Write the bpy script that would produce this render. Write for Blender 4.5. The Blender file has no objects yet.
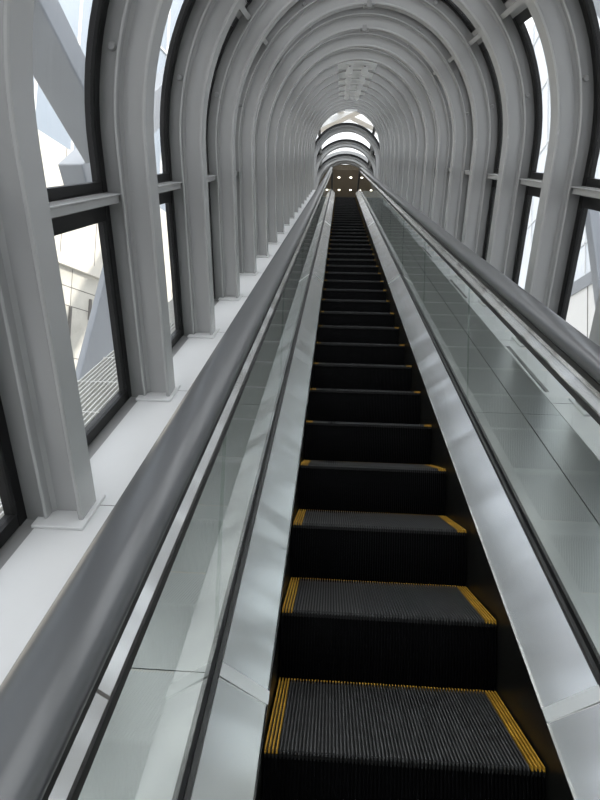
import bpy, bmesh, math, random
from mathutils import Vector, Matrix
random.seed(4)
scn = bpy.context.scene
COL = scn.collection
# ------------------------------------------------------------------ frame of the escalator
RISE, GOING, W = 0.2056, 0.4, 0.655          # one step: rise, going, width
AL = math.atan(RISE / GOING); CA, SA = math.cos(AL), math.sin(AL)
UC = W / 2                                    # centre line of the tube

def wor(u, s, n):                             # incline (across, along, normal) -> world
    return Vector((u, s * CA - n * SA, s * SA + n * CA))

# ------------------------------------------------------------------ words
ONES = ['', 'first', 'second', 'third', 'fourth', 'fifth', 'sixth', 'seventh', 'eighth', 'ninth', 'tenth', 'eleventh',
        'twelfth', 'thirteenth', 'fourteenth', 'fifteenth', 'sixteenth', 'seventeenth', 'eighteenth', 'nineteenth']
TENS = {2: ('twentieth', 'twenty'), 3: ('thirtieth', 'thirty'), 4: ('fortieth', 'forty')}
def ordinal(n):
    if n < 20: return ONES[n]
    t, o = divmod(n, 10)
    return TENS[t][0] if o == 0 else TENS[t][1] + '-' + ONES[o]

# ------------------------------------------------------------------ materials
def nodes(name):
    m = bpy.data.materials.new(name); m.use_nodes = True
    nt = m.node_tree; nt.nodes.clear()
    out = nt.nodes.new('ShaderNodeOutputMaterial')
    return m, nt, out
def N(nt, t, **kw):
    n = nt.nodes.new(t)
    for k, v in kw.items():
        if k.startswith('i_'): n.inputs[k[2:].replace('_', ' ')].default_value = v
        else: setattr(n, k, v)
    return n
def L(nt, a, ao, b, bi): nt.links.new(a.outputs[ao], b.inputs[bi])

def paint(name, col, rough=.5, metal=0.0, spec=.5, var=.06, scale=3.0, bump=0.0, coat=0.0, stretch=(1, 1, 1), rvar=.08):
    m, nt, out = nodes(name)
    p = N(nt, 'ShaderNodeBsdfPrincipled')
    p.inputs['Roughness'].default_value = rough; p.inputs['Metallic'].default_value = metal
    p.inputs['Specular IOR Level'].default_value = spec; p.inputs['Coat Weight'].default_value = coat
    p.inputs['Coat Roughness'].default_value = .15
    tc = N(nt, 'ShaderNodeTexCoord'); mp = N(nt, 'ShaderNodeMapping'); mp.inputs['Scale'].default_value = stretch
    L(nt, tc, 'Object', mp, 'Vector')
    nz = N(nt, 'ShaderNodeTexNoise'); nz.inputs['Scale'].default_value = scale; nz.inputs['Detail'].default_value = 6
    L(nt, mp, 'Vector', nz, 'Vector')
    rp = N(nt, 'ShaderNodeValToRGB'); rp.color_ramp.elements[0].position = .3; rp.color_ramp.elements[1].position = .7
    rp.color_ramp.elements[0].color = [c * (1 - var) for c in col] + [1]
    rp.color_ramp.elements[1].color = [min(1, c * (1 + var)) for c in col] + [1]
    L(nt, nz, 'Fac', rp, 'Fac'); L(nt, rp, 'Color', p, 'Base Color')
    mr = N(nt, 'ShaderNodeMapRange'); mr.inputs['To Min'].default_value = max(0, rough - rvar); mr.inputs['To Max'].default_value = rough + rvar
    L(nt, nz, 'Fac', mr, 'Value'); L(nt, mr, 'Result', p, 'Roughness')
    if bump:
        b = N(nt, 'ShaderNodeBump'); b.inputs['Strength'].default_value = bump; b.inputs['Distance'].default_value = .01
        L(nt, nz, 'Fac', b, 'Height'); L(nt, b, 'Normal', p, 'Normal')
    L(nt, p, 'BSDF', out, 'Surface')
    return m

def brushed(name, col, rough, wave=.25, wscale=3.0, brush=900):
    """brushed stainless steel: fine hairlines across u plus slow ripples of the sheet"""
    m, nt, out = nodes(name)
    p = N(nt, 'ShaderNodeBsdfPrincipled'); p.inputs['Metallic'].default_value = 1
    p.inputs['Base Color'].default_value = (*col, 1)
    tc = N(nt, 'ShaderNodeTexCoord')
    m1 = N(nt, 'ShaderNodeMapping'); m1.inputs['Scale'].default_value = (brush, 3, brush); L(nt, tc, 'Object', m1, 'Vector')
    n1 = N(nt, 'ShaderNodeTexNoise'); n1.inputs['Scale'].default_value = 1; n1.inputs['Detail'].default_value = 2; L(nt, m1, 'Vector', n1, 'Vector')
    mr = N(nt, 'ShaderNodeMapRange'); mr.inputs['To Min'].default_value = rough - .015; mr.inputs['To Max'].default_value = rough + .015
    L(nt, n1, 'Fac', mr, 'Value'); L(nt, mr, 'Result', p, 'Roughness')
    m2 = N(nt, 'ShaderNodeMapping'); m2.inputs['Scale'].default_value = (.45, wscale, .45); L(nt, tc, 'Object', m2, 'Vector')
    n2 = N(nt, 'ShaderNodeTexNoise'); n2.inputs['Scale'].default_value = 1; n2.inputs['Detail'].default_value = 1.5; L(nt, m2, 'Vector', n2, 'Vector')
    b = N(nt, 'ShaderNodeBump'); b.inputs['Strength'].default_value = wave; b.inputs['Distance'].default_value = .06
    L(nt, n2, 'Fac', b, 'Height')
    L(nt, b, 'Normal', p, 'Normal')
    L(nt, p, 'BSDF', out, 'Surface')
    return m

def glass(name, tint, ior, refl=1.0, rough=0.0):
    m, nt, out = nodes(name)
    t = N(nt, 'ShaderNodeBsdfTransparent'); t.inputs['Color'].default_value = (*tint, 1)
    g = N(nt, 'ShaderNodeBsdfGlossy'); g.inputs['Roughness'].default_value = rough; g.inputs['Color'].default_value = (refl, refl, refl, 1)
    fr = N(nt, 'ShaderNodeFresnel'); fr.inputs['IOR'].default_value = ior
    mx = N(nt, 'ShaderNodeMixShader')
    geo = N(nt, 'ShaderNodeNewGeometry')       # a pane that does not bend light mirrors on its outer faces only
    sub = N(nt, 'ShaderNodeMath', operation='SUBTRACT'); sub.inputs[0].default_value = 1; L(nt, geo, 'Backfacing', sub, 1)
    mul = N(nt, 'ShaderNodeMath', operation='MULTIPLY'); L(nt, fr, 'Fac', mul, 0); L(nt, sub, 'Value', mul, 1)
    L(nt, mul, 'Value', mx, 'Fac'); L(nt, t, 'BSDF', mx, 1); L(nt, g, 'BSDF', mx, 2); L(nt, mx, 'Shader', out, 'Surface')
    return m

def emit(name, col, s):
    m, nt, out = nodes(name)
    e = N(nt, 'ShaderNodeEmission'); e.inputs['Color'].default_value = (*col, 1); e.inputs['Strength'].default_value = s
    L(nt, e, 'Emission', out, 'Surface'); return m

RIB = paint('rib_grey_paint', (.42, .42, .417), .26, spec=.75, var=.03, scale=2, rvar=.04)
BAND = paint('mullion_grey_paint', (.26, .26, .258), .4, var=.03)
FRAME = paint('black_frame', (.005, .005, .0055), .42, spec=.25, var=.1)
SILL = paint('sill_white_paint', (.64, .64, .64), .42, var=.02, scale=4)
STEEL = brushed('deck_steel', (.92, .92, .91), .24, wave=.42, wscale=3.2)
OSTEEL = brushed('outer_deck_steel', (.46, .47, .46), .33, wave=.08, wscale=1.5)
GUIDE = brushed('guide_steel', (.78, .77, .74), .22, wave=.4, wscale=4)
RUBBER = paint('handrail_rubber', (.06, .062, .065), .34, spec=.6, var=.08, scale=14, stretch=(1, .25, 1), coat=.3, rvar=.015)
BLACK = paint('black_rubber', (.01, .01, .01), .5)
SKIRT = paint('skirt_black', (.010, .010, .009), .35, spec=.3)
TREAD = paint('tread_black', (.010, .010, .010), .55, spec=.3)
CLEAT = paint('cleat_worn_metal', (.08, .08, .08), .42, metal=.3, var=.3, scale=30)
RISER = paint('riser_black', (.002, .002, .0024), .55, spec=.05, var=.3, scale=12, stretch=(6, 1, .6))
YELLOW = paint('worn_yellow_paint', (.52, .29, .03), .5, var=.3, scale=25)
WGLASS = glass('window_glass', (.95, .95, .95), 1.35, .9)
BGLASS = glass('balustrade_glass', (.91, .935, .922), 1.5, 1.0)
BRIGHT = paint('bright_cover_strip', (.80, .81, .80), .3, metal=.8, var=.03)
DARKSLOT = paint('slot_dark', (.02, .02, .02), .6)
FIXT = paint('fixture_white', (.92, .92, .92), .3, metal=.0, var=.1, scale=10)
PANELG = paint('ceiling_panel_grey', (.85, .86, .86), .4, metal=.0, var=.08, scale=6)
CREAM = paint('cream_cladding', (.74, .71, .64), .7, var=.05, scale=.8)
CREAM2 = paint('weathered_cladding', (.62, .60, .54), .75, var=.12, scale=1.2)
JOINT = paint('cladding_joint', (.16, .15, .14), .8)
BLUEGL = paint('blue_glazing', (.33, .38, .44), .12, spec=.9, var=.08, scale=.35)
WHITEP = paint('white_panels', (.90, .90, .89), .6, var=.02)
PALEGL = paint('pale_glazing', (.78, .82, .87), .2, spec=.7, var=.08, scale=.35)
BEAM = paint('brace_blue_grey', (.27, .29, .32), .45, var=.05, scale=1.0)
WHITEM = paint('white_mullion', (.82, .83, .83), .5)
GRATE = paint('grating_zinc', (.62, .62, .60), .5, metal=.2)
BROWN = paint('brown_soffit', (.32, .26, .19), .45, var=.3, scale=30, rvar=.1)
WALLP = paint('lobby_wall', (.35, .32, .28), .6)
LAMP = emit('downlight_glow', (1.0, .93, .78), 4.0)
UNDER = paint('underside_grey', (.30, .30, .30), .6)

# ------------------------------------------------------------------ mesh helpers
class MB:
    def __init__(self): self.v = []; self.f = []
    def add(self, vs, fs):
        o = len(self.v); self.v += [tuple(p) for p in vs]; self.f += [tuple(i + o for i in f) for f in fs]
    def box(self, a0, a1, b0, b1, c0, c1):
        vs = [(x, y, z) for x in (a0, a1) for y in (b0, b1) for z in (c0, c1)]
        self.add(vs, [(0, 1, 3, 2), (4, 6, 7, 5), (0, 4, 5, 1), (2, 3, 7, 6), (0, 2, 6, 4), (1, 5, 7, 3)])
    def loft(self, rings, caps=True, closed=False):
        k = len(rings[0]); vs = [p for r in rings for p in r]; fs = []
        R = len(rings)
        for i in range(R if closed else R - 1):
            j = (i + 1) % R
            for a in range(k):
                b = (a + 1) % k
                fs.append((i * k + a, i * k + b, j * k + b, j * k + a))
        if caps and not closed:
            fs.append(tuple(range(k - 1, -1, -1))); fs.append(tuple((R - 1) * k + a for a in range(k)))
        self.add(vs, fs)
    def cyl(self, c, axis, r, h, seg=20, r2=None):
        c = Vector(c); ax = Vector(axis).normalized(); t = ax.orthogonal().normalized(); b = ax.cross(t)
        r2 = r if r2 is None else r2
        rings = [[c + t * (q * math.cos(a)) + b * (q * math.sin(a)) + ax * z for a in [2 * math.pi * i / seg for i in range(seg)]]
                 for q, z in ((r, 0), (r2, h))]
        self.loft(rings)
    def beam(self, p, q, wx, wy, up=(0, 0, 1)):
        p, q = Vector(p), Vector(q); d = (q - p).normalized(); a = d.cross(Vector(up)).normalized(); b = a.cross(d)
        off = [a * wx / 2 + b * wy / 2, -a * wx / 2 + b * wy / 2, -a * wx / 2 - b * wy / 2, a * wx / 2 - b * wy / 2]
        self.loft([[p + o for o in off], [q + o for o in off]])
    def mesh(self, name, mat, smooth=None):
        me = bpy.data.meshes.new(name); me.from_pydata(self.v, [], self.f); me.validate()
        bm = bmesh.new(); bm.from_mesh(me); bmesh.ops.recalc_face_normals(bm, faces=bm.faces); bm.to_mesh(me); bm.free()
        me.materials.append(mat)
        if smooth:
            for p in me.polygons: p.use_smooth = True
            me.set_sharp_from_angle(angle=math.radians(smooth))
        return me
    def obj(self, name, mat, parent=None, smooth=None, bevel=0):
        o = bpy.data.objects.new(name, self.mesh(name, mat, smooth)); COL.objects.link(o)
        if parent: o.parent = parent
        if bevel:
            b = o.modifiers.new('bevel', 'BEVEL'); b.width = bevel; b.segments = 2; b.limit_method = 'ANGLE'; b.angle_limit = math.radians(40)
        return o

def tag(o, label, cat, group=None, kind=None):
    o['label'] = label; o['category'] = cat
    if group: o['group'] = group
    if kind: o['kind'] = kind
    return o
def thing(name, label, cat, loc=(0, 0, 0), tilt=True, group=None, kind=None):
    """an Empty at the base of a thing; loc in incline coordinates when tilted, else in world"""
    o = bpy.data.objects.new(name, None); COL.objects.link(o); o.empty_display_size = .2
    if tilt: o.location = wor(*loc); o.rotation_euler = (AL, 0, 0)
    else: o.location = loc
    return tag(o, label, cat, group, kind)
def dup(root, loc, tilt, label, group=None):
    def cp(o, par):
        c = o.copy(); COL.objects.link(c); c.parent = par
        for ch in o.children: cp(ch, c)
        return c
    r = cp(root, None)
    r.location = wor(*loc) if tilt else loc; r.rotation_euler = (AL if tilt else 0, 0, 0)
    r['label'] = label
    if group: r['group'] = group
    return r

# ------------------------------------------------------------------ path of the escalator (incline, bend, landing)
S_A, S_B, R0, FLAT = -2.95, 18.1, 1.2, 2.9
def stations(s0=S_A, flat=FLAT, nb=10):
    st = [('i', s0), ('i', S_B)]
    st += [('a', AL * i / nb) for i in range(1, nb + 1)]
    if flat > 0: st.append(('f', flat))
    return st
def at(st, u, n):
    k, x = st
    if k == 'i': return Vector((u, x, n))
    a = x if k == 'a' else AL
    p = Vector((u, S_B + (R0 + n) * math.sin(a), -R0 + (R0 + n) * math.cos(a)))
    if k == 'f': p += Vector((0, math.cos(AL), -math.sin(AL))) * x
    return p
def run(mb, prof, s0=S_A, flat=FLAT):
    mb.loft([[at(st, u, n) for u, n in prof] for st in stations(s0, flat)])
def rect(u0, u1, n0, n1): return [(u0, n0), (u1, n0), (u1, n1), (u0, n1)]
LAND = at(('a', AL), 0, 0); LANDW = wor(*LAND); ZL = LANDW.z; YL = LANDW.y     # start of the level landing

# ------------------------------------------------------------------ arch ribs
HA, NB, NS, HB = UC + .66, .18, 1.30, 1.10            # half width at inner flange, foot height, spring height
def arch(d, n0=NB, steps=56):
    """points of the arch line at offset d outwards, from left foot to right foot, as (u, n)"""
    r = HA + d; pts = [(UC - r, n0), (UC - r, (n0 + NS) / 2)]
    for i in range(steps + 1):
        a = math.pi - math.pi * i / steps
        pts.append((UC + r * math.cos(a), NS + (HB + d) * math.sin(a)))
    pts += [(UC + r, (n0 + NS) / 2), (UC + r, n0)]
    return pts
def arch_sweep(prof, n0=NB, steps=56):
    """prof: closed polygon of (d, s)"""
    mb = MB(); lines = [[(u, s, n) for u, n in arch(d, n0, steps)] for d, s in prof]
    mb.loft([[ln[i] for ln in lines] for i in range(len(lines[0]))]); return mb
def cham(d0, d1, s0, s1, c=.003):
    return [(d0 + c, s0), (d0, s0 + c), (d0, s1 - c), (d0 + c, s1), (d1 - c, s1), (d1, s1 - c), (d1, s0 + c), (d1 - c, s0)]
def polar(d, deg):
    a = math.radians(deg); return (UC + (HA + d) * math.cos(a), NS + (HB + d) * math.sin(a))

def make_rib():
    t = thing('arch_rib', 'x', 'arch rib')
    arch_sweep(cham(0, .016, -.058, .058, .004)).obj('inner_flange', RIB, t, 25)
    # web with root fillets
    w = [(.016, -.022), (.016, .022), (.026, .010), (.106, .010), (.118, .022), (.118, -.022), (.106, -.010), (.026, -.010)]
    arch_sweep(w, NB + .012).obj('web', RIB, t, 40)
    arch_sweep(cham(.118, .130, -.060, .060, .004)).obj('outer_flange', RIB, t, 25)
    arch_sweep(cham(.1302, .198, -.050, .050), NB - .002).obj('mullion_band', BAND, t, 25)
    for sg in (-1, 1):
        c = UC + sg * (HA + .07)
        m = MB(); m.box(c - .085, c + .085, -.098, .098, NB, NB + .012); m.obj('base_plate', SILL, t, bevel=.003)
    for deg in (16.8, 163.2, 62, 118):
        for s in (-.05, .05):
            u, n = polar(.150, deg)
            m = MB(); m.cyl((u, s, n), (0, s, 0), .017, .014, 16, .012); m.obj('bolt', BAND, t, 30)
    return t

RIB_S0, PITCH, NRIB = .65, 1.02, 18
rib0 = make_rib(); rib0.location = wor(0, RIB_S0, 0)
rib0['label'] = 'nearest grey steel arch rib, its foot at the far left of the photo'; rib0['group'] = 'arch ribs along the tube'
ribs = [rib0]
for k in range(1, NRIB):
    lab = ('last sloping grey arch rib before the glazed bays at the top of the tube' if k == NRIB - 1 else
           '%s grey steel arch rib up the tube, counted from the near end' % ordinal(k + 1))
    ribs.append(dup(rib0, (0, RIB_S0 + PITCH * k, 0), True, lab))
for k, w in ((-1, 'just below'), (-2, 'second below')):
    dup(rib0, (0, RIB_S0 + PITCH * k, 0), True, 'grey steel arch rib %s the lower edge of the photo' % w)
YP = [16.85, 17.87, 18.89]
for i, y in enumerate(YP):
    dup(rib0, (0, y, ZL), False, '%s upright arch rib seen against bright glazing over the top landing' % ['nearest', 'middle', 'farthest'][i],
        'upright arch ribs over the top landing')
for k in (4, 5):                               # little cable clamps on the crowns of two ribs
    m = MB(); n = NS + HB
    m.box(UC - .045, UC + .045, -.07, .07, n - .012, n + .004); m.box(UC - .02, UC + .02, -.085, -.055, n - .03, n + .03)
    m.obj('cable_clamp', BAND, ribs[k], bevel=.004)

# ------------------------------------------------------------------ windows, one per bay
GAP = .052                                     # from rib centre to frame edge
def window_path(n_from, n_to_deg=None, side=-1, deg0=None, steps=18):
    pass
def make_bay():
    t = thing('window_1', 'x', 'window', kind='structure')
    s0, s1 = GAP, PITCH - GAP
    FD0, FD1, FW = .186, .226, .056            # frame depth range and width
    def side_pts(side, n0, n1): return [('s', side, n0), ('s', side, n1)]
    def P(pt, d):
        if pt[0] == 's': return (UC + pt[1] * (HA + d), pt[2])
        return polar(d, pt[1])
    def ring(name, pts, wcut):
        """frame round a (possibly curved) light: pts run along the arch; wcut = parameter step covered by the end rails"""
        fr = MB()
        for a, b in ((s0, s0 + FW), (s1 - FW, s1)):
            pr = [(FD0 + .006, a), (FD0, a + .006), (FD0, b - .006), (FD0 + .006, b), (FD1, b), (FD1, a)]
            fr.loft([[(P(p, d)[0], s, P(p, d)[1]) for d, s in pr] for p in pts])
        for e in (0, 1):
            pp = pts[:2] if e == 0 else pts[-2:]
            seg = wcut[e]
            ring_ = []
            for p in seg: ring_.append([(P(p, d)[0], s, P(p, d)[1]) for d, s in [(FD0 + .002, s0 + .01), (FD0 + .002, s1 - .01), (FD1, s1 - .01), (FD1, s0 + .01)]])
            fr.loft(ring_)
        f = fr.obj(name, FRAME, t, 30)
        pn = MB()
        rings = [[(P(p, d)[0], s, P(p, d)[1]) for d, s in [(.196, s0 + .02), (.196, s1 - .02), (.204, s1 - .02), (.204, s0 + .02)]] for p in pts]
        pn.loft(rings); pn.obj('pane', WGLASS, f, 30)
        return f
    dg = math.degrees(FW / (HA + .16))
    for sd in (-1, 1):
        ring('lower_frame', [('s', sd, .19), ('s', sd, .236), ('s', sd, 1.018), ('s', sd, 1.078)],
             [[('s', sd, .19), ('s', sd, .236)], [('s', sd, 1.018), ('s', sd, 1.078)]])
        ang = [a for a in (2, 4, 7, 10, 13, 16, 19, 22, 25, 28, 31, 34, 39 - dg, 39)]
        f = (lambda a: a) if sd > 0 else (lambda a: 180 - a)
        ring('upper_frame', [('s', sd, 1.130), ('s', sd, 1.172), ('s', sd, 1.28)] + [('a', f(a)) for a in ang],
             [[('s', sd, 1.130), ('s', sd, 1.172)], [('a', f(39 - dg)), ('a', f(39))]])
        m = MB(); uo = lambda d: UC + sd * (HA + d)
        a, b = sorted((uo(.140), uo(.19))); m.box(a, b, s0, s1, 1.086, 1.118)
        a, b = sorted((uo(.128), uo(.19))); m.box(a, b, s0, s1, 1.118, 1.126)
        a, b = sorted((uo(.188), uo(.23))); m.box(a, b, s0, s1, 1.07, 1.14)
        m.obj('transom', RIB, t, bevel=.004)
        m = MB()
        pr = lambda g, d: polar(d, f(g))
        m.loft([[(pr(g, d)[0], s, pr(g, d)[1]) for d, s in [(.135, s0), (.135, s1), (.21, s1), (.21, s0)]] for g in (40.7, 42.3)])
        m.loft([[(pr(g, d)[0], s, pr(g, d)[1]) for d, s in [(.19, s0), (.19, s1), (.225, s1), (.225, s0)]] for g in (38.8, 44.2)])
        m.obj('transom', RIB, t, 30)
    ca = [44, 44 + dg] + [50 + 4 * i for i in range(21)] + [139 - dg, 139]
    ring('crown_frame', [('a', a) for a in ca], [[('a', 44), ('a', 44 + dg)], [('a', 139 - dg), ('a', 136)]])
    return t
bay0 = make_bay(); bay0.location = wor(0, RIB_S0, 0)
bay0['label'] = 'glazed bay of the tube between the two nearest arch ribs'
wn = 1
for k in range(1, NRIB - 1):
    b = dup(bay0, (0, RIB_S0 + PITCH * k, 0), True, '%s glazed bay of the tube counted from the near end' % ordinal(k + 1)); wn += 1; b.name = 'window_%d' % wn
for k in (-1, -2):
    b = dup(bay0, (0, RIB_S0 + PITCH * k, 0), True, ['glazed bay of the tube at the left edge below the nearest rib', 'glazed bay of the tube farther below the photo'][-1 - k]); wn += 1; b.name = 'window_%d' % wn
for i in (0, 1):
    b = dup(bay0, (0, YP[i], ZL), False, ['glazed bay over the landing between the first two upright ribs', 'glazed bay over the landing between the last two upright ribs'][i]); wn += 1; b.name = 'window_%d' % wn
# wedge bay joining the sloping tube to the level one
def wedge_pts(d, a_s, b_s, n0=.2):
    s = RIB_S0 + PITCH * (NRIB - 1)
    A = [wor(u, s + a_s, n) for u, n in arch(d, n0)]; B = [Vector((u, YP[0] + b_s, ZL + n)) for u, n in arch(d, n0)]
    return A, B
wt = thing('window_%d' % (wn + 1), 'bright glazed wedge bay where the slope of the tube meets the level top', 'window', (0, 0, 0), False, kind='structure')
m = MB(); A, B = wedge_pts(.18, .1, -.1)
A2, B2 = wedge_pts(.188, .1, -.1)
m.loft([[A[i], B[i], B2[i], A2[i]] for i in range(len(A))]); pane = m
fr = MB()
for t0, t1 in ((0, .06), (.94, 1.0)):
    A, B = wedge_pts(.15, .1, -.1); A2, B2 = wedge_pts(.205, .1, -.1)
    lp = lambda a, b, t: a + (b - a) * t
    fr.loft([[lp(A[i], B[i], t0), lp(A[i], B[i], t1), lp(A2[i], B2[i], t1), lp(A2[i], B2[i], t0)] for i in range(len(A))])
f = fr.obj('frame', FRAME, wt, 30); pane.obj('pane', WGLASS, f, 30)
m = MB()
for idx in (14, 44):
    A, B = wedge_pts(.14, .1, -.1); A2, B2 = wedge_pts(.205, .1, -.1)
    m.loft([[A[idx], A[idx + 1], A2[idx + 1], A2[idx]], [B[idx], B[idx + 1], B2[idx + 1], B2[idx]]])
m.obj('transom', FRAME, wt)

# ------------------------------------------------------------------ sills (white), underside, added rear wall
def tilted(mb, name, mat, label, cat, smooth=None, kind=None, group=None, bevel=0):
    o = mb.obj(name, mat, None, smooth, bevel); o.rotation_euler = (AL, 0, 0); tag(o, label, cat, group, kind); return o
OUT_L, OUT_R = -.545, W + .545                 # outer deck edges
for sd, nm, trim in ((-1, 'left', 1), (1, 'right', 2)):
    X = lambda v: UC + sd * (v)                # distance from centre line
    e0, e1 = UC + .548, HA + .146
    slot0, slot1 = UC + .560, UC + .586
    m = MB()
    run(m, [(X(slot1), .06), (X(e1), .06), (X(e1), .18), (X(slot1), .18)])
    run(m, [(X(e0), .06), (X(slot0), .06), (X(slot0), .18), (X(e0), .18)])
    # slot band: bridges between the drain slots
    ks = list(range(-3, NRIB, 2))
    edges = [S_A] + [v for k in ks for v in (RIB_S0 + PITCH * k + .19, RIB_S0 + PITCH * k + .94)] + [S_B]
    for a, b in zip(edges[0::2], edges[1::2]):
        a_, b_ = max(a, S_A), min(b, S_B)
        if b_ > a_:
            p, q = sorted((X(slot0), X(slot1))); m.box(p, q, a_, b_, .06, .18)
    t = tilted(m, 'trim_%d' % trim, SILL, 'white painted sill with drain slots along the foot of the %s windows' % nm, 'sill', kind='structure')
    m = MB(); p, q = sorted((X(slot0 - .004), X(slot1 + .004))); m.box(p, q, S_A, S_B, .05, .062); m.obj('slot_tray', DARKSLOT, t)
    m = MB()                                   # thin raised lips round every slot and seams at the ribs
    for k in range(-3, NRIB, 2):
        a, b = RIB_S0 + PITCH * k + .19, RIB_S0 + PITCH * k + .94
        p, q = sorted((X(slot0 + .011), X(slot0 + .014))); m.box(p, q, a, b, .10, .172)
    m.obj('slot_bar', GUIDE, t)
    m = MB()
    for k in range(-2, NRIB):
        s = RIB_S0 + PITCH * k + .045
        p, q = sorted((X(e0), X(HA))); m.box(p, q, s, s + .003, .179, .1806)
    m.obj('sill_seam', JOINT, t)
    m = MB(); run(m, [(X(e1), .05), (X(HA + .24), .05), (X(HA + .24), .178), (X(e1), .178)])
    tilted(m, 'trim_%d' % (trim + 2), BAND, 'dark grey strip between the white sill and the %s window frames' % nm, 'trim', kind='structure')
    m = MB(); run(m, [(X(HA + .24), -.62), (X(HA + .26), -.62), (X(HA + .26), .176), (X(HA + .24), .176)])
    tilted(m, 'wall_%s' % nm, UNDER, 'grey lower cladding under the %s windows of the tube' % nm, 'wall', kind='structure')
m = MB(); run(m, rect(UC - HA - .26, UC + HA + .26, -.66, -.62))
tilted(m, 'floor', UNDER, 'grey pan under the escalator closing the tube from below', 'floor', kind='structure')
m = MB(); m.loft([[(u, s, n) for u, n in arch(.24, -.62)] for s in (S_A - .12, S_A - .02)])
tilted(m, 'wall_blocker', paint('end_blocker_paint', (.14, .14, .14), .6), 'plain grey wall added behind the viewer to block light from the lower end of the tube', 'wall', kind='structure')  # unseen wall added to stop daylight leaking in, dark to dim the webs

# ------------------------------------------------------------------ balustrades
def rounded_prof(cu, cn, w, h, k=28, p=2.6):
    out = []
    for i in range(k):
        a = 2 * math.pi * i / k; c, s = math.cos(a), math.sin(a)
        out.append((cu + w / 2 * math.copysign(abs(c) ** (2 / p), c), cn + h / 2 * math.copysign(abs(s) ** (2 / p), s)))
    return out
TILT = math.tan(AL)                            # plumb edge of a pane in incline coordinates
for sd, nm in ((-1, 'left'), (1, 'right')):
    X = lambda v: UC + sd * v                  # v measured from the centre line
    h = UC
    t = thing('balustrade', 'clear glass and brushed steel balustrade on the %s of the steps' % nm, 'balustrade')
    m = MB(); run(m, [(X(h - .005), .098), (X(h - .008), .106), (X(h - .004), .112), (X(h + .102), .193), (X(h + .102), .180), (X(h + .004), .098)], flat=1.3)
    m.obj('inner_deck', STEEL, t)
    m = MB(); run(m, rect(*sorted((X(h + .004), X(h + .012))), -.40, .105), flat=1.3); m.obj('skirt_panel', SKIRT, t)
    m = MB(); run(m, [(X(h + .102), .172), (X(h + .112), .172), (X(h + .112), .207), (X(h + .102), .207)], flat=1.3)
    run(m, [(X(h + .124), .172), (X(h + .134), .172), (X(h + .134), .205), (X(h + .124), .205)], flat=1.3); m.obj('gasket', BLACK, t)
    # outer deck: two rows of sheets with dark joints
    m = MB(); run(m, [(X(h + .134), .12), (X(h + .545), .12), (X(h + .545), .174), (X(h + .134), .174)], flat=1.3); m.obj('deck_joint', JOINT, t)
    m = MB(); s = S_A; L_ = PITCH * 1.5
    j0 = .05 - L_ * 2
    for i in range(-1, 14):
        a, b = max(j0 + L_ * i, S_A), min(j0 + L_ * (i + 1) - .003, S_B)
        if b <= a: continue
        for v0, v1 in ((.136, .366), (.371, .545)):
            p, q = sorted((X(h + v0), X(h + v1))); m.box(p, q, a, b, .165, .180)
    for v0, v1 in ((.136, .366), (.371, .545)):
        rings = [[at(st, u, n) for u, n in [(X(h + v0), .165), (X(h + v1), .165), (X(h + v1), .18), (X(h + v0), .18)]] for st in stations(flat=1.3)[1:]]
        m.loft(rings)
    m.obj('outer_deck', OSTEEL, t)
    # bright cover strips across the inner deck
    for s in (.03, 4.72, 9.4, 14.1):
        m = MB(); sl = .036
        pr = [(X(h - .009), .108), (X(h + .101), .195)]
        nn = .0025
        ring = lambda dz: [(pr[0][0], s, pr[0][1] + dz), (pr[1][0], s, pr[1][1] + dz), (pr[1][0], s + sl, pr[1][1] + dz), (pr[0][0], s + sl, pr[0][1] + dz)]
        m.loft([ring(0), ring(nn)]); c = m.obj('deck_cover_strip', BRIGHT, t); c['label'] = 'bright metal strip covering a joint of the deck'
    # glass panes with plumb edges
    P_ = 1.555; n0, n1 = .185, .75
    k = -2
    while True:
        a = .05 + P_ * k; b = a + P_ - .004
        if a > S_B - .8: break
        a_l, a_h, b_l, b_h = a, a + (n1 - n0) * TILT, b, b + (n1 - n0) * TILT
        if b > S_B - .8: break
        m = MB(); p, q = sorted((X(h + .113), X(h + .123)))
        m.loft([[(x, a_l, n0), (x, b_l, n0), (x, b_h, n1), (x, a_h, n1)] for x in (p, q)])
        m.obj('glass_panel', BGLASS, t); last = (b_l, b_h); k += 1
    m = MB()
    lo = [Vector((0, last[0] + .004, n0))] + [at(st, 0, n0) for st in stations(flat=1.1)[1:]]
    hi = [Vector((0, last[1] + .004, n1))] + [at(st, 0, n1) for st in stations(flat=1.1)[1:]]
    rings = []
    for a, b in zip(lo, hi):
        rings.append([(X(h + .113), a.y, a.z), (X(h + .123), a.y, a.z), (X(h + .123), b.y, b.z), (X(h + .113), b.y, b.z)])
    m.loft(rings); m.obj('glass_panel', BGLASS, t)
    # handrail guide
    m = MB(); run(m, [(X(h + .099), .744), (X(h + .117), .760), (X(h + .117), .790), (X(h + .137), .790), (X(h + .137), .760), (X(h + .155), .744), (X(h + .155), .738), (X(h + .099), .738)], flat=1.2)
    g = m.obj('handrail_guide', GUIDE, t)
    m = MB(); run(m, rect(*sorted((X(h + .097), X(h + .150))), .722, .738), flat=1.2); m.obj('guide_seal', BLACK, g)
    m = MB(); run(m, rect(*sorted((X(h + .095), X(h + .157))), .790, .806), flat=1.2); m.obj('guide_shadow_gap', BLACK, g)
    for i in range(-1, 6):
        m = MB(); s = -.473 + 3.1 * i
        m.loft([[(u, q, n) for u, n in [(X(h + .0983), .7442), (X(h + .1165), .7606), (X(h + .118), .758), (X(h + .101), .742)]] for q in (s, s + .004)])
        m.obj('guide_seam', JOINT, g)
    # moving handrail: its own thing
    m = MB()
    pr = rounded_prof(0, 0, .082, .046)
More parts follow.
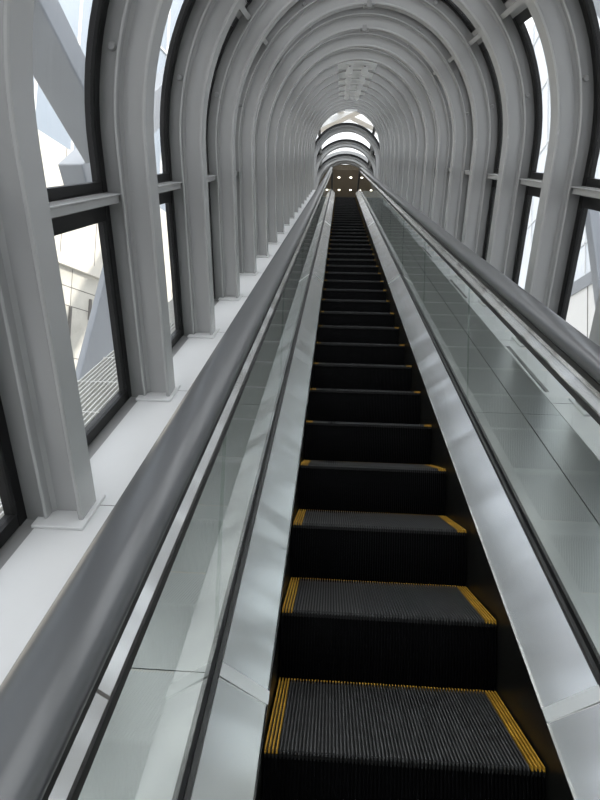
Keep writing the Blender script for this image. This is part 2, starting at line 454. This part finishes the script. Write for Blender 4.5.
    # flatter bottom lip hugging the guide
    pr = [(u, max(n, -.019)) for u, n in pr]
    cu, cn = X(h + .127), .826
    rings = [[at(st, cu + u, cn + n) for u, n in pr] for st in stations(flat=1.2)]
    e = at(('f', 1.2), cu, cn); fw = Vector((0, CA, -SA)); dn = Vector((0, -SA, -CA)); rr = .28
    for i in range(1, 15):                     # newel turn
        a = math.pi * i / 14
        ctr = e + dn * rr; nrm = -dn * math.cos(a) + fw * math.sin(a)
        rings.append([ctr + nrm * (rr + n) + Vector((u, 0, 0)) for u, n in pr])
    m.loft(rings)
    tilted(m, 'handrail', RUBBER, 'dark grey rubber moving handrail along the %s glass balustrade' % nm, 'handrail', 35, group='moving handrails')

# ------------------------------------------------------------------ steps
def make_step():
    t = thing('escalator_step', 'x', 'escalator step', (0, 0, 0), False, 'black escalator steps')
    pitch = W / 73; cw = pitch * .46; g = .010
    NY = 4
    m = MB(); m.box(.001, W - .001, .010, GOING - .002, -.022, -g); m.obj('tread', TREAD, t)
    def cleats(rng, y0, y1, mat, name, z=0.0):
        m = MB()
        for i in rng:
            x = pitch * (i + .5)
            pr = [(x - cw / 2, -g - .001), (x - cw / 2 * .8, z), (x + cw / 2 * .8, z), (x + cw / 2, -g - .001)]
            m.loft([[(u, y, zz) for u, zz in pr] for y in (y0, y1)])
        return m.obj(name, mat, t)
    cleats(range(NY, 73 - NY), .0, GOING - .012, CLEAT, 'tread_cleats')
    m = MB()                                   # comb teeth hanging over the nose
    for i in range(73):
        x = pitch * (i + .5); m.box(x - cw / 2, x + cw / 2, .0, .012, -.021, -g + .0005)
    m.obj('nose_teeth', TREAD, t)
    for rg in (range(0, NY), range(73 - NY, 73)):
        o = cleats(rg, .0, GOING - .012, YELLOW, 'side_line', .0006); o['label'] = 'yellow painted edge line of the tread'
    o = cleats(range(0, 73), GOING - .0115, GOING - .001, YELLOW, 'rear_line'); o['label'] = 'yellow tipped rear edge of the tread'
    m = MB(); segs = 8
    prof = []
    for i in range(segs + 1):                  # gently bowed riser
        z = -.020 - (RISE + .012) * i / segs
        prof.append((.012 - .010 * math.sin(math.pi * i / segs) + .004, z))
    m.loft([[(x, y, z) for y, z in prof] + [(x, .06, prof[-1][1]), (x, .06, -.020)] for x in (.001, W - .001)])
    m.obj('riser', RISER, t)
    m = MB()
    for i in range(73):
        x = pitch * (i + .5)
        m.loft([[(x - cw / 2, y - .008, z), (x + cw / 2, y - .008, z), (x + cw / 2, y + .002, z), (x - cw / 2, y + .002, z)] for y, z in prof])
    m.obj('riser_cleats', RISER, t)
    return t
step0 = make_step()
step0['label'] = 'nearest black escalator step, its whole grooved tread edged in yellow'
NSTEP = 41
def step_z(i):
    y = GOING * i
    if y < YL - R0 * SA: return RISE * i
    dy = min(0, y - YL); zc = ZL - R0
    return zc + math.sqrt(R0 * R0 - dy * dy)
for i in range(1, NSTEP + 1):
    lab = ('topmost black escalator step, level with the landing' if i == NSTEP else '%s black escalator step counted up from the nearest' % ordinal(i + 1))
    dup(step0, (0, GOING * i, step_z(i)), False, lab)
for i in (-1, -2, -3):
    dup(step0, (0, GOING * i, RISE * i), False, ['black escalator step directly below the nearest whole tread', 'black escalator step second below the nearest whole tread', 'black escalator step third below the nearest whole tread'][-1 - i])
y0 = GOING * (NSTEP + 1)
m = MB(); m.box(.0, W, y0, y0 + .5, ZL - .03, ZL)
for i in range(40): m.box(.008 + i * W / 41, .014 + i * W / 41, y0 - .05, y0, ZL - .012, ZL - .002)
tag(m.obj('comb_plate', GUIDE), 'ribbed metal comb plate where the top step meets the landing', 'comb plate')

# ------------------------------------------------------------------ top landing and lobby
m = MB(); m.box(-.005, W + .005, y0 + .5, 19.6, ZL - .06, ZL); tag(m.obj('landing_floor', UNDER), 'grey landing floor beyond the comb plate', 'floor', kind='structure')
m = MB(); m.box(-4, 4.7, 19.2, 28, ZL - .1, ZL - .02); tag(m.obj('lobby_floor', UNDER), 'lobby floor at the top of the escalator', 'floor', kind='structure')
CZ = 10.6
m = MB(); m.box(-4, 4.7, 19.15, 28, CZ, CZ + .2); tag(m.obj('ceiling', BROWN), 'dark brown speckled lobby ceiling with small round downlights', 'ceiling', kind='structure')
m = MB(); m.box(-4, 4.7, 27.9, 28.1, ZL - .1, CZ); tag(m.obj('wall_front', WALLP), 'brown rear wall of the lobby at the top', 'wall', kind='structure')
for nm, x in (('lobby_left', -4.1), ('lobby_right', 4.6)):
    m = MB(); m.box(x, x + .1, 19.2, 28, ZL - .1, CZ); tag(m.obj('wall_' + nm, WALLP), 'brown %s wall of the lobby' % nm.split('_')[1], 'wall', kind='structure')
# white lintel ring where the tube enters the lobby
m = MB()
m.loft([[(u, y, ZL + n) for u, n in arch(.0, .1)] + [(u, y, ZL + n) for u, n in reversed(arch(.45, .1))] for y in (19.02, 19.14)])
tag(m.obj('trim_9', RIB), 'grey arched lintel where the tube meets the lobby', 'trim', kind='structure')
def light(x, y, lab):
    t = thing('downlight', lab, 'downlight', (x, y, CZ), False, 'downlights in the brown ceiling')
    m = MB(); m.cyl((0, 0, -.012), (0, 0, 1), .055, .012, 24); m.obj('trim_ring', BRIGHT, t, 30)
    m = MB(); m.cyl((0, 0, -.016), (0, 0, 1), .042, .004, 24); m.obj('lens', LAMP, t, 30)
pos = ['leftmost', 'second from left', 'third from left', 'rightmost']
for i, x in enumerate((-.19, .11, .56, .90)): light(x, 19.75, '%s downlight in the nearer row of the brown ceiling' % pos[i])
for i, x in enumerate((-.25, .13, .58, 1.41)): light(x, 20.85, '%s downlight in the farther row of the brown ceiling' % pos[i])

# ------------------------------------------------------------------ lamps and panels on the crown
NC = NS + HB
proto = None
for j, k in enumerate(range(7, 12)):
    s = RIB_S0 + PITCH * k
    m = MB()
    m.box(UC - .27, UC + .27, -.5 * PITCH + .062, .5 * PITCH - .062, -.002, .016)
    m.box(UC - .27, UC - .255, -.44, .44, -.01, 0); m.box(UC + .255, UC + .27, -.44, .44, -.01, 0)
    o = m.obj('ceiling_panel', PANELG, None, bevel=.003); o.location = wor(0, s + PITCH / 2, NC); o.rotation_euler = (AL, 0, 0)
    tag(o, '%s light grey panel at the crown, counted from the nearest' % ordinal(j + 1), 'ceiling panel', 'crown panels')
    for sd, w in ((-1, 'left'), (1, 'right')):
        lab = '%s lamp of the %s pair under the crown panels' % (w, ordinal(j + 1))
        loc = (UC + sd * .105, s + PITCH / 2, NC - .002)
        if proto is None:
            t = proto = thing('spotlight', lab, 'lamp', loc, True, 'lamps at the crown')
            m = MB(); m.box(-.05, .05, -.14, .14, -.014, 0); m.obj('mounting_plate', FIXT, t, bevel=.003)
            m = MB(); m.cyl((0, -.15, -.075), (0, 1, 0), .042, .12, 24); m.cyl((0, .02, -.075), (0, 1, 0), .05, .13, 24); m.obj('lamp_body', FIXT, t, 35)
            m = MB(); m.cyl((0, -.03, -.075), (0, 1, 0), .03, .05, 20); m.obj('neck', BAND, t, 35)
            m = MB(); m.box(-.012, .012, -.1, -.07, -.075, 0); m.box(-.012, .012, .07, .1, -.075, 0); m.obj('bracket', BAND, t)
        else: dup(proto, loc, True, lab)
m = MB(); m.box(UC - .1, UC + .25, -.03, .03, -.045, 0)
o = m.obj('strip_light', FIXT, None, bevel=.004); o.location = wor(0, RIB_S0 + PITCH * 16.5, NC); o.rotation_euler = (AL, 0, 0)
tag(o, 'thin pale strip at the crown near the top end of the sloping tube', 'strip')

# ------------------------------------------------------------------ outside, left: tower, brace, walkway
D = Vector((.317, .948, 0)).normalized(); NRM = Vector((D.y, -D.x, 0)); P0 = Vector((-10, 18.12, 0))
tw = thing('tower_building', 'pale panelled tower with blue glazing outside the left windows', 'building', (0, 0, 0), False)
def slab(mb, a, b, z0, z1, o0, o1):
    p = [P0 + D * x + NRM * o for x, o in ((a, o0), (b, o0), (b, o1), (a, o1))]
    mb.loft([[(q.x, q.y, z) for q in p] for z in (z0, z1)])
m = MB(); slab(m, -26, 9, 10.95, 40, -.6, 0); m.obj('glazing', BLUEGL, tw)
m = MB(); slab(m, -26, 9, 7.0, 10.92, -.6, .05); m.obj('panel_band', CREAM, tw)
m = MB(); slab(m, -26, 9, 6.62, 7.0, -.6, .16); m.obj('ledge', CREAM, tw)
m = MB(); slab(m, -26, 9, -25, 6.6, -.6, 0); m.obj('lower_cladding', CREAM2, tw)
m = MB()
for i in range(-14, 6): slab(m, i * 1.8 + .5, i * 1.8 + .58, 10.95, 40, 0, .06)
for z in (14.6, 18.2, 21.8, 25.4, 29): slab(m, -26, 9, z, z + .09, 0, .06)
m.obj('mullions', WHITEM, tw)
m = MB()
for i in range(-14, 6): slab(m, i * 1.75 + .25, i * 1.75 + .28, 7.0, 10.92, .05, .056)
for i in range(-14, 6): slab(m, i * 1.75 + .95, i * 1.75 + .975, -25, 6.6, 0, .006)
for z in (5.9, 5.2, 3.3, 1.4, -.5, -3, -6): slab(m, -26, 9, z, z + .03, 0, .006)
slab(m, .9, 1.02, 3.9, 5.2, 0, .05); slab(m, 1.9, 2.0, 4.9, 5.7, 0, .08)
m.obj('panel_joints', JOINT, tw)

def brace(label, p, q, w, d):
    m = MB(); m.beam(p, q, w, d, (1, 0, 0)); return tag(m.obj('brace_beam', BEAM, None, bevel=.03), label, 'beam', 'outside brace beams')
brace('wide grey diagonal beam crossing the upper left window', (-4.36, 1.0, 7.78), (-4.36, 9.0, 6.02), .53, .72)
brace('blue-grey diagonal beam rising across the lower left windows', (-4.06, 7.3, -2.0), (-4.06, 10.0, 4.5), 2.0, .12)
brace('blue-grey beam continuing upward beyond the second left window', (-5.2, 9.6, 5.6), (-5.2, 16.5, 12.5), .9, .5)
m = MB()
for i in range(14):
    u = -.95 - i * .026; m.box(u - .006, u, -1.2, 8, .075, .10)
for i in range(24): m.box(-1.31, -.95, -1.2 + i * .4, -1.2 + i * .4 + .008, .08, .098)
g = tilted(m, 'walkway_grating', GRATE, 'pale metal grating walkway outside the lower left windows', 'grating')

# ------------------------------------------------------------------ outside, right
rb = thing('white_building', 'pale building of white panels and tall glazing outside the right windows', 'building', (0, 0, 0), False)
m = MB(); m.box(10, 10.6, -10, 40, -25, 7.0); m.obj('panel_wall', WHITEP, rb)
m = MB(); m.box(12, 16, -35, 52, -25, 27); m.obj('glazed_block', PALEGL, rb)  # block stretched and raised beyond its seen part to keep sun off the tube
m = MB()
for i in range(34): m.box(11.94, 12, -34 + i * 2.5, -33.93 + i * 2.5, -25, 28)
for i in range(13): m.box(11.94, 12, -35, 52, -20 + i * 3.8, -19.93 + i * 3.8)
m.obj('mullions', WHITEM, rb)
m = MB(); m.box(9.94, 10.0, -10, 40, 7.0, 7.5); m.obj('parapet', BEAM, rb)
m = MB()
for i in range(14): m.box(9.985, 10.0, 3 + i * 2.6, 3.04 + i * 2.6, -25, 7.0)
m.obj('panel_joints', JOINT, rb)
brace('grey diagonal beam leaning across the lower right window', (5.1, 9.0, 2.0), (5.1, 10.4, 7.5), .26, .2)
brace('grey diagonal beam falling across the lower right window', (5.1, 8.4, 4.55), (5.1, 10.0, 1.8), .5, .2)
brace('pale beam leaning behind the upper right windows', (5.6, 8.2, 7.4), (5.6, 13.6, 14.5), .5, .5)

# bracing above the top glazing
for i, (a, b) in enumerate((((-2.6, 19, 14.2), (3.2, 24, 14.2)), ((3.0, 19, 14.0), (-2.6, 24, 14.0)))):
    o = brace('pale grey brace seen through the top glazing, %s arm of the cross' % ['first', 'second'][i], a, b, .3, .3); o.data.materials[0] = WHITEM

# ------------------------------------------------------------------ daylight
w = bpy.data.worlds.new('sky'); scn.world = w; w.use_nodes = True
nt = w.node_tree; nt.nodes.clear()
out = nt.nodes.new('ShaderNodeOutputWorld'); bg = nt.nodes.new('ShaderNodeBackground')
tc = nt.nodes.new('ShaderNodeTexCoord'); sep = nt.nodes.new('ShaderNodeSeparateXYZ')
rp = nt.nodes.new('ShaderNodeValToRGB')
mr = nt.nodes.new('ShaderNodeMapRange'); mr.inputs['From Min'].default_value = -1; mr.inputs['From Max'].default_value = 1
nt.links.new(tc.outputs['Generated'], sep.inputs[0]); nt.links.new(sep.outputs['Z'], mr.inputs['Value']); nt.links.new(mr.outputs['Result'], rp.inputs['Fac'])
e = rp.color_ramp.elements
e[0].position = .40; e[0].color = (.30, .31, .32, 1)
e[1].position = .52; e[1].color = (.66, .68, .70, 1)
x = e.new(.75); x.color = (.95, .99, 1.03, 1)
x = e.new(1.0); x.color = (1.9, 1.96, 2.02, 1)
# thin cloud
nz = nt.nodes.new('ShaderNodeTexNoise'); nz.inputs['Scale'].default_value = 2.2; nz.inputs['Detail'].default_value = 5
nt.links.new(tc.outputs['Generated'], nz.inputs['Vector'])
mx = nt.nodes.new('ShaderNodeMix'); mx.data_type = 'RGBA'
cr = nt.nodes.new('ShaderNodeMapRange'); cr.inputs['From Min'].default_value = .42; cr.inputs['From Max'].default_value = .65; cr.inputs['To Max'].default_value = .4
nt.links.new(nz.outputs['Fac'], cr.inputs['Value']); nt.links.new(cr.outputs['Result'], mx.inputs['Factor'])
nt.links.new(rp.outputs['Color'], mx.inputs['A']); mx.inputs['B'].default_value = (.85, .86, .87, 1)
gt = nt.nodes.new('ShaderNodeMath'); gt.operation = 'GREATER_THAN'; gt.inputs[1].default_value = .0
nt.links.new(mx.outputs['Result'], bg.inputs['Color']); bg.inputs['Strength'].default_value = 1.0
nt.links.new(bg.outputs['Background'], out.inputs['Surface'])

# low sun over the right-hand block: it lights the left tower and leaves the tube in the block's shade
sl = bpy.data.lights.new('sun', 'SUN'); sl.energy = 2.5; sl.angle = math.radians(1.5); sl.color = (1, .95, .87)
so = bpy.data.objects.new('sun', sl); COL.objects.link(so); so.location = (20, -20, 40)
so.rotation_euler = Vector((-.5, .6, -.62)).to_track_quat('-Z', 'Y').to_euler()

# ------------------------------------------------------------------ camera
cam = bpy.data.cameras.new('camera'); co = bpy.data.objects.new('camera', cam); COL.objects.link(co)
pitch, yaw, roll = math.radians(3.5639), math.radians(-3.2235), math.radians(2.1444)
f = Vector((math.sin(yaw) * math.cos(pitch), math.cos(yaw) * math.cos(pitch), math.sin(pitch)))
rt = Vector((math.cos(yaw), -math.sin(yaw), 0)); up = rt.cross(f)
r2 = rt * math.cos(roll) + up * math.sin(roll); u2 = up * math.cos(roll) - rt * math.sin(roll)
M = Matrix((r2, u2, -f)).transposed().to_4x4(); M.translation = Vector((.1341, -1.392, .7417)); co.matrix_world = M
cam.sensor_fit = 'VERTICAL'; cam.sensor_height = 32; cam.sensor_width = 24; cam.lens = 570 / 800 * 32; cam.clip_start = .02; cam.clip_end = 500
scn.camera = co
scn.view_settings.view_transform = 'Standard'; scn.view_settings.look = 'None'; scn.view_settings.gamma = 1; scn.view_settings.use_curve_mapping = False
scn.view_settings.exposure = 1.12
scn.cycles.transparent_max_bounces = 24; scn.cycles.max_bounces = 12; scn.cycles.diffuse_bounces = 6; scn.cycles.glossy_bounces = 6
